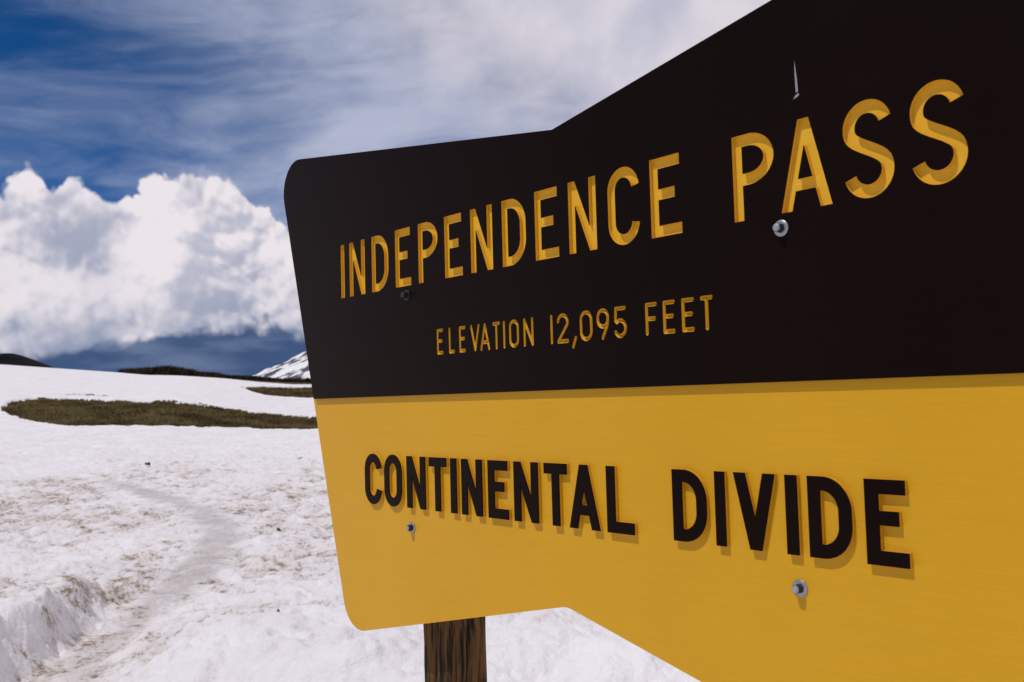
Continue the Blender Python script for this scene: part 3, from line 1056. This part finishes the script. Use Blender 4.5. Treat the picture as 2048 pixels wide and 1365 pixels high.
# ---- carved letters: yellow trays sunk behind the openings of the skin
for ch, loops in parts1:
    me = mesh_from_curve('carved_letter', loops, SK + 0.00001, DEP - 0.0003)
    bm = bmesh.new(); bm.from_mesh(me)
    kill = [f for f in bm.faces if f.normal.y < -0.9 and abs(f.calc_center_median().y - (SK + 0.00001)) < 1e-4]
    bmesh.ops.delete(bm, geom=kill, context='FACES')
    bmesh.ops.reverse_faces(bm, faces=bm.faces)
    bm.to_mesh(me); bm.free()
    link('carved_letter', me, M_YELC, brown)
for ch, x, sk in parts2:
    xs = [p[0] for pl in sk for p in pl]; zs = [p[1] for pl in sk for p in pl]
    st = 0.0075; pad = S2 / 2 + 0.004
    gx = np.arange(min(xs) - pad, max(xs) + pad, st); gz = np.arange(min(zs) - pad, max(zs) + pad, st)
    GX, GZ = np.meshgrid(gx, gz)
    dd = seg_dist(GX, GZ, sk)
    Yv = SK + 0.00015 + np.clip(S2 / 2 - dd, -0.001, 1) * U * 1.6
    inside = dd < S2 / 2 + 0.006
    keep = inside[:-1, :-1] | inside[1:, :-1] | inside[:-1, 1:] | inside[1:, 1:]
    me = grid_mesh('carved_letter', (GX + x) * U - SX, Yv, (GZ + H2B) * U + ZS, False, keep)
    link('carved_letter', me, M_YEL, brown)

# ---- raised letters: brown skin left standing on yellow walls
C_T, C_B = -2.888, -3.757
SKR = 0.0021
for ch, x, w in ROW3:
    dz = 0.012 if ch in 'CO' else 0.0
    gl = glyph(ch, w, C_T - C_B + 2 * dz, S3 if ch != 'I' else S3)
    loops = [to_m(lp_, x, C_B - dz) for lp_ in gl]
    me = mesh_from_curve('raised_letter', loops, SKR, DEP + 0.0005)
    cap = mesh_from_curve('cap', loops, 0.0, SKR + 0.00001)
    for mt in (M_BRN, M_YEL): me.materials.append(mt); cap.materials.append(mt)
    bm = bmesh.new(); bm.from_mesh(me)
    kill = [f for f in bm.faces if abs(f.normal.y) > 0.9]
    bmesh.ops.delete(bm, geom=kill, context='FACES')
    for f in bm.faces: f.material_index = 1
    k = len(bm.faces)
    bm.from_mesh(cap)
    bm.faces.ensure_lookup_table()
    for f in bm.faces[k:]: f.material_index = 0
    bm.to_mesh(me); bm.free()
    bpy.data.meshes.remove(cap)
    for pl in me.polygons:
        pl.material_index = 1 if pl.center.y > SKR + 0.0002 else 0
    link('raised_letter', me, [M_BRN, M_YEL], board)

# ---- bolts with washers
def lathe(prof, n=32):
    bm = bmesh.new()
    rings = []
    for (r, y) in prof:
        if r < 1e-6:
            rings.append([bm.verts.new((0, y, 0))])
        else:
            rings.append([bm.verts.new((r * math.cos(2 * math.pi * i / n), y, r * math.sin(2 * math.pi * i / n))) for i in range(n)])
    for a, b in zip(rings[:-1], rings[1:]):
        for i in range(n):
            j = (i + 1) % n
            if len(a) == 1: bm.faces.new((a[0], b[j], b[i]))
            elif len(b) == 1: bm.faces.new((a[i], a[j], b[0]))
            else: bm.faces.new((a[i], a[j], b[j], b[i]))
    bmesh.ops.recalc_face_normals(bm, faces=bm.faces)
    return bm
wm = lathe([(0.0035, 0.0), (0.0100, 0.0), (0.0102, -0.0004), (0.0102, -0.0012), (0.0098, -0.0018), (0.0040, -0.0018)])
me_w = bpy.data.meshes.new('washer'); wm.to_mesh(me_w); wm.free(); me_w.materials.append(M_MET)
hm = lathe([(0.0, -0.0122), (0.0040, -0.0121), (0.0053, -0.0112), (0.0061, -0.0098), (0.0061, -0.0017)], 6)
for vtx in hm.verts: vtx.co = Matrix.Rotation(0.35, 3, 'Y') @ vtx.co
bmesh.ops.bevel(hm, geom=[e for e in hm.edges], offset=0.0006, segments=2, affect='EDGES')
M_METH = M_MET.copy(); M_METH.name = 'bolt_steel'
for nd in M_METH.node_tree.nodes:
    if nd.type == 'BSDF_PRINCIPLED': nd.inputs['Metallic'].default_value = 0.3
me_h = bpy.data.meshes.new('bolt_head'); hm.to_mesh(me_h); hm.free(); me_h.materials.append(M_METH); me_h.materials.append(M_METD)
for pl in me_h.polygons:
    pl.material_index = 0 if pl.normal.y < -0.6 else 1  # side facets get the dark steel: their shade is painted into the colour
for i, (x, z, y) in enumerate([(-6.399, -0.163, 0.0), (-6.405, -4.121, DEP), (-14.01, -4.093, DEP), (-13.925, -0.162, 0.0)]):
    b = bpy.data.objects.new('bolt', None); COL.objects.link(b); b.parent = root
    b.empty_display_size = 0.02
    b.location = P3(x, y, z); b.rotation_euler = (0, 0.4 * i, 0)
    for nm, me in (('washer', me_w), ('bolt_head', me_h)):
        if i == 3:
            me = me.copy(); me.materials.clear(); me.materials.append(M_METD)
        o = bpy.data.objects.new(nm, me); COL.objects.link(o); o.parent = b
me_w.polygons.foreach_set('use_smooth', [True] * len(me_w.polygons))

# ---- a bare scratch above the second letter of the last word
bm = bmesh.new()
def sliver(pts, y=-0.00025):
    vs = [bm.verts.new(P3(px, y, pz)) for px, pz in pts]
    vk = [bm.verts.new(P3(px, 0.0002, pz)) for px, pz in pts]
    bm.faces.new(vs[::-1])
    for i in range(len(vs)):
        j = (i + 1) % len(vs)
        bm.faces.new((vs[i], vs[j], vk[j], vk[i]))
sliver([(-6.137, 1.66), (-6.141, 1.55), (-6.140, 1.44), (-6.136, 1.30), (-6.108, 1.305), (-6.116, 1.45), (-6.127, 1.56)])
sliver([(-6.175, 1.235), (-6.140, 1.275), (-6.100, 1.288), (-6.098, 1.262), (-6.135, 1.245)])
bmesh.ops.recalc_face_normals(bm, faces=bm.faces)
me = bpy.data.meshes.new('scratch'); bm.to_mesh(me); bm.free()
link('scratch', me, M_SCR, root)

# ---- square wooden posts
HW = 0.41 * U
def post(xc):
    bm = bmesh.new()
    gu = (Vector((xc * U, T_BOARD + HW, 0)) - CAMPOS)
    u, v = gu.dot(FW), gu.dot(RT)
    zb = EYE + land_z(u, v)[0] - 0.45
    zt = ZS + 0.75 * U
    n = 60; m = 9
    prof = []
    for sx, sy in ((-1, -1), (1, -1), (1, 1), (-1, 1)):
        for k in range(m):
            t = k / m
            a0 = {(-1, -1): (-1, -1, 1, -1), (1, -1): (1, -1, 1, 1), (1, 1): (1, 1, -1, 1), (-1, 1): (-1, 1, -1, -1)}[(sx, sy)]
            x = a0[0] + (a0[2] - a0[0]) * t; y = a0[1] + (a0[3] - a0[1]) * t
            if k == 0: x *= 0.965; y *= 0.965
            prof.append((x * HW, y * HW))
    rings = []
    r = random.Random(int(xc * 100))
    for i in range(n + 1):
        z = zb + (zt - zb) * i / n
        ring = []
        for k, (x, y) in enumerate(prof):
            j = 0.0011 * math.sin(5 * z + k * 1.7) + r.uniform(-0.0007, 0.0007)
            f = 1 + (j - (0.0035 if k in (13, 4) else 0)) / HW
            ring.append(bm.verts.new((xc * U - SX + x * f, T_BOARD + 0.0005 + HW + (y * f if y > -HW * .9 else max(y * f, -HW)), z)))
        rings.append(ring)
    for a, b in zip(rings[:-1], rings[1:]):
        for k in range(len(a)):
            j = (k + 1) % len(a)
            bm.faces.new((a[k], a[j], b[j], b[k]))
    bm.faces.new(rings[-1]); bm.faces.new(rings[0][::-1])
    me = bpy.data.meshes.new('post'); bm.to_mesh(me); bm.free()
    return link('post', me, M_WOOD, root)
post(-14.09)
post(-6.38)
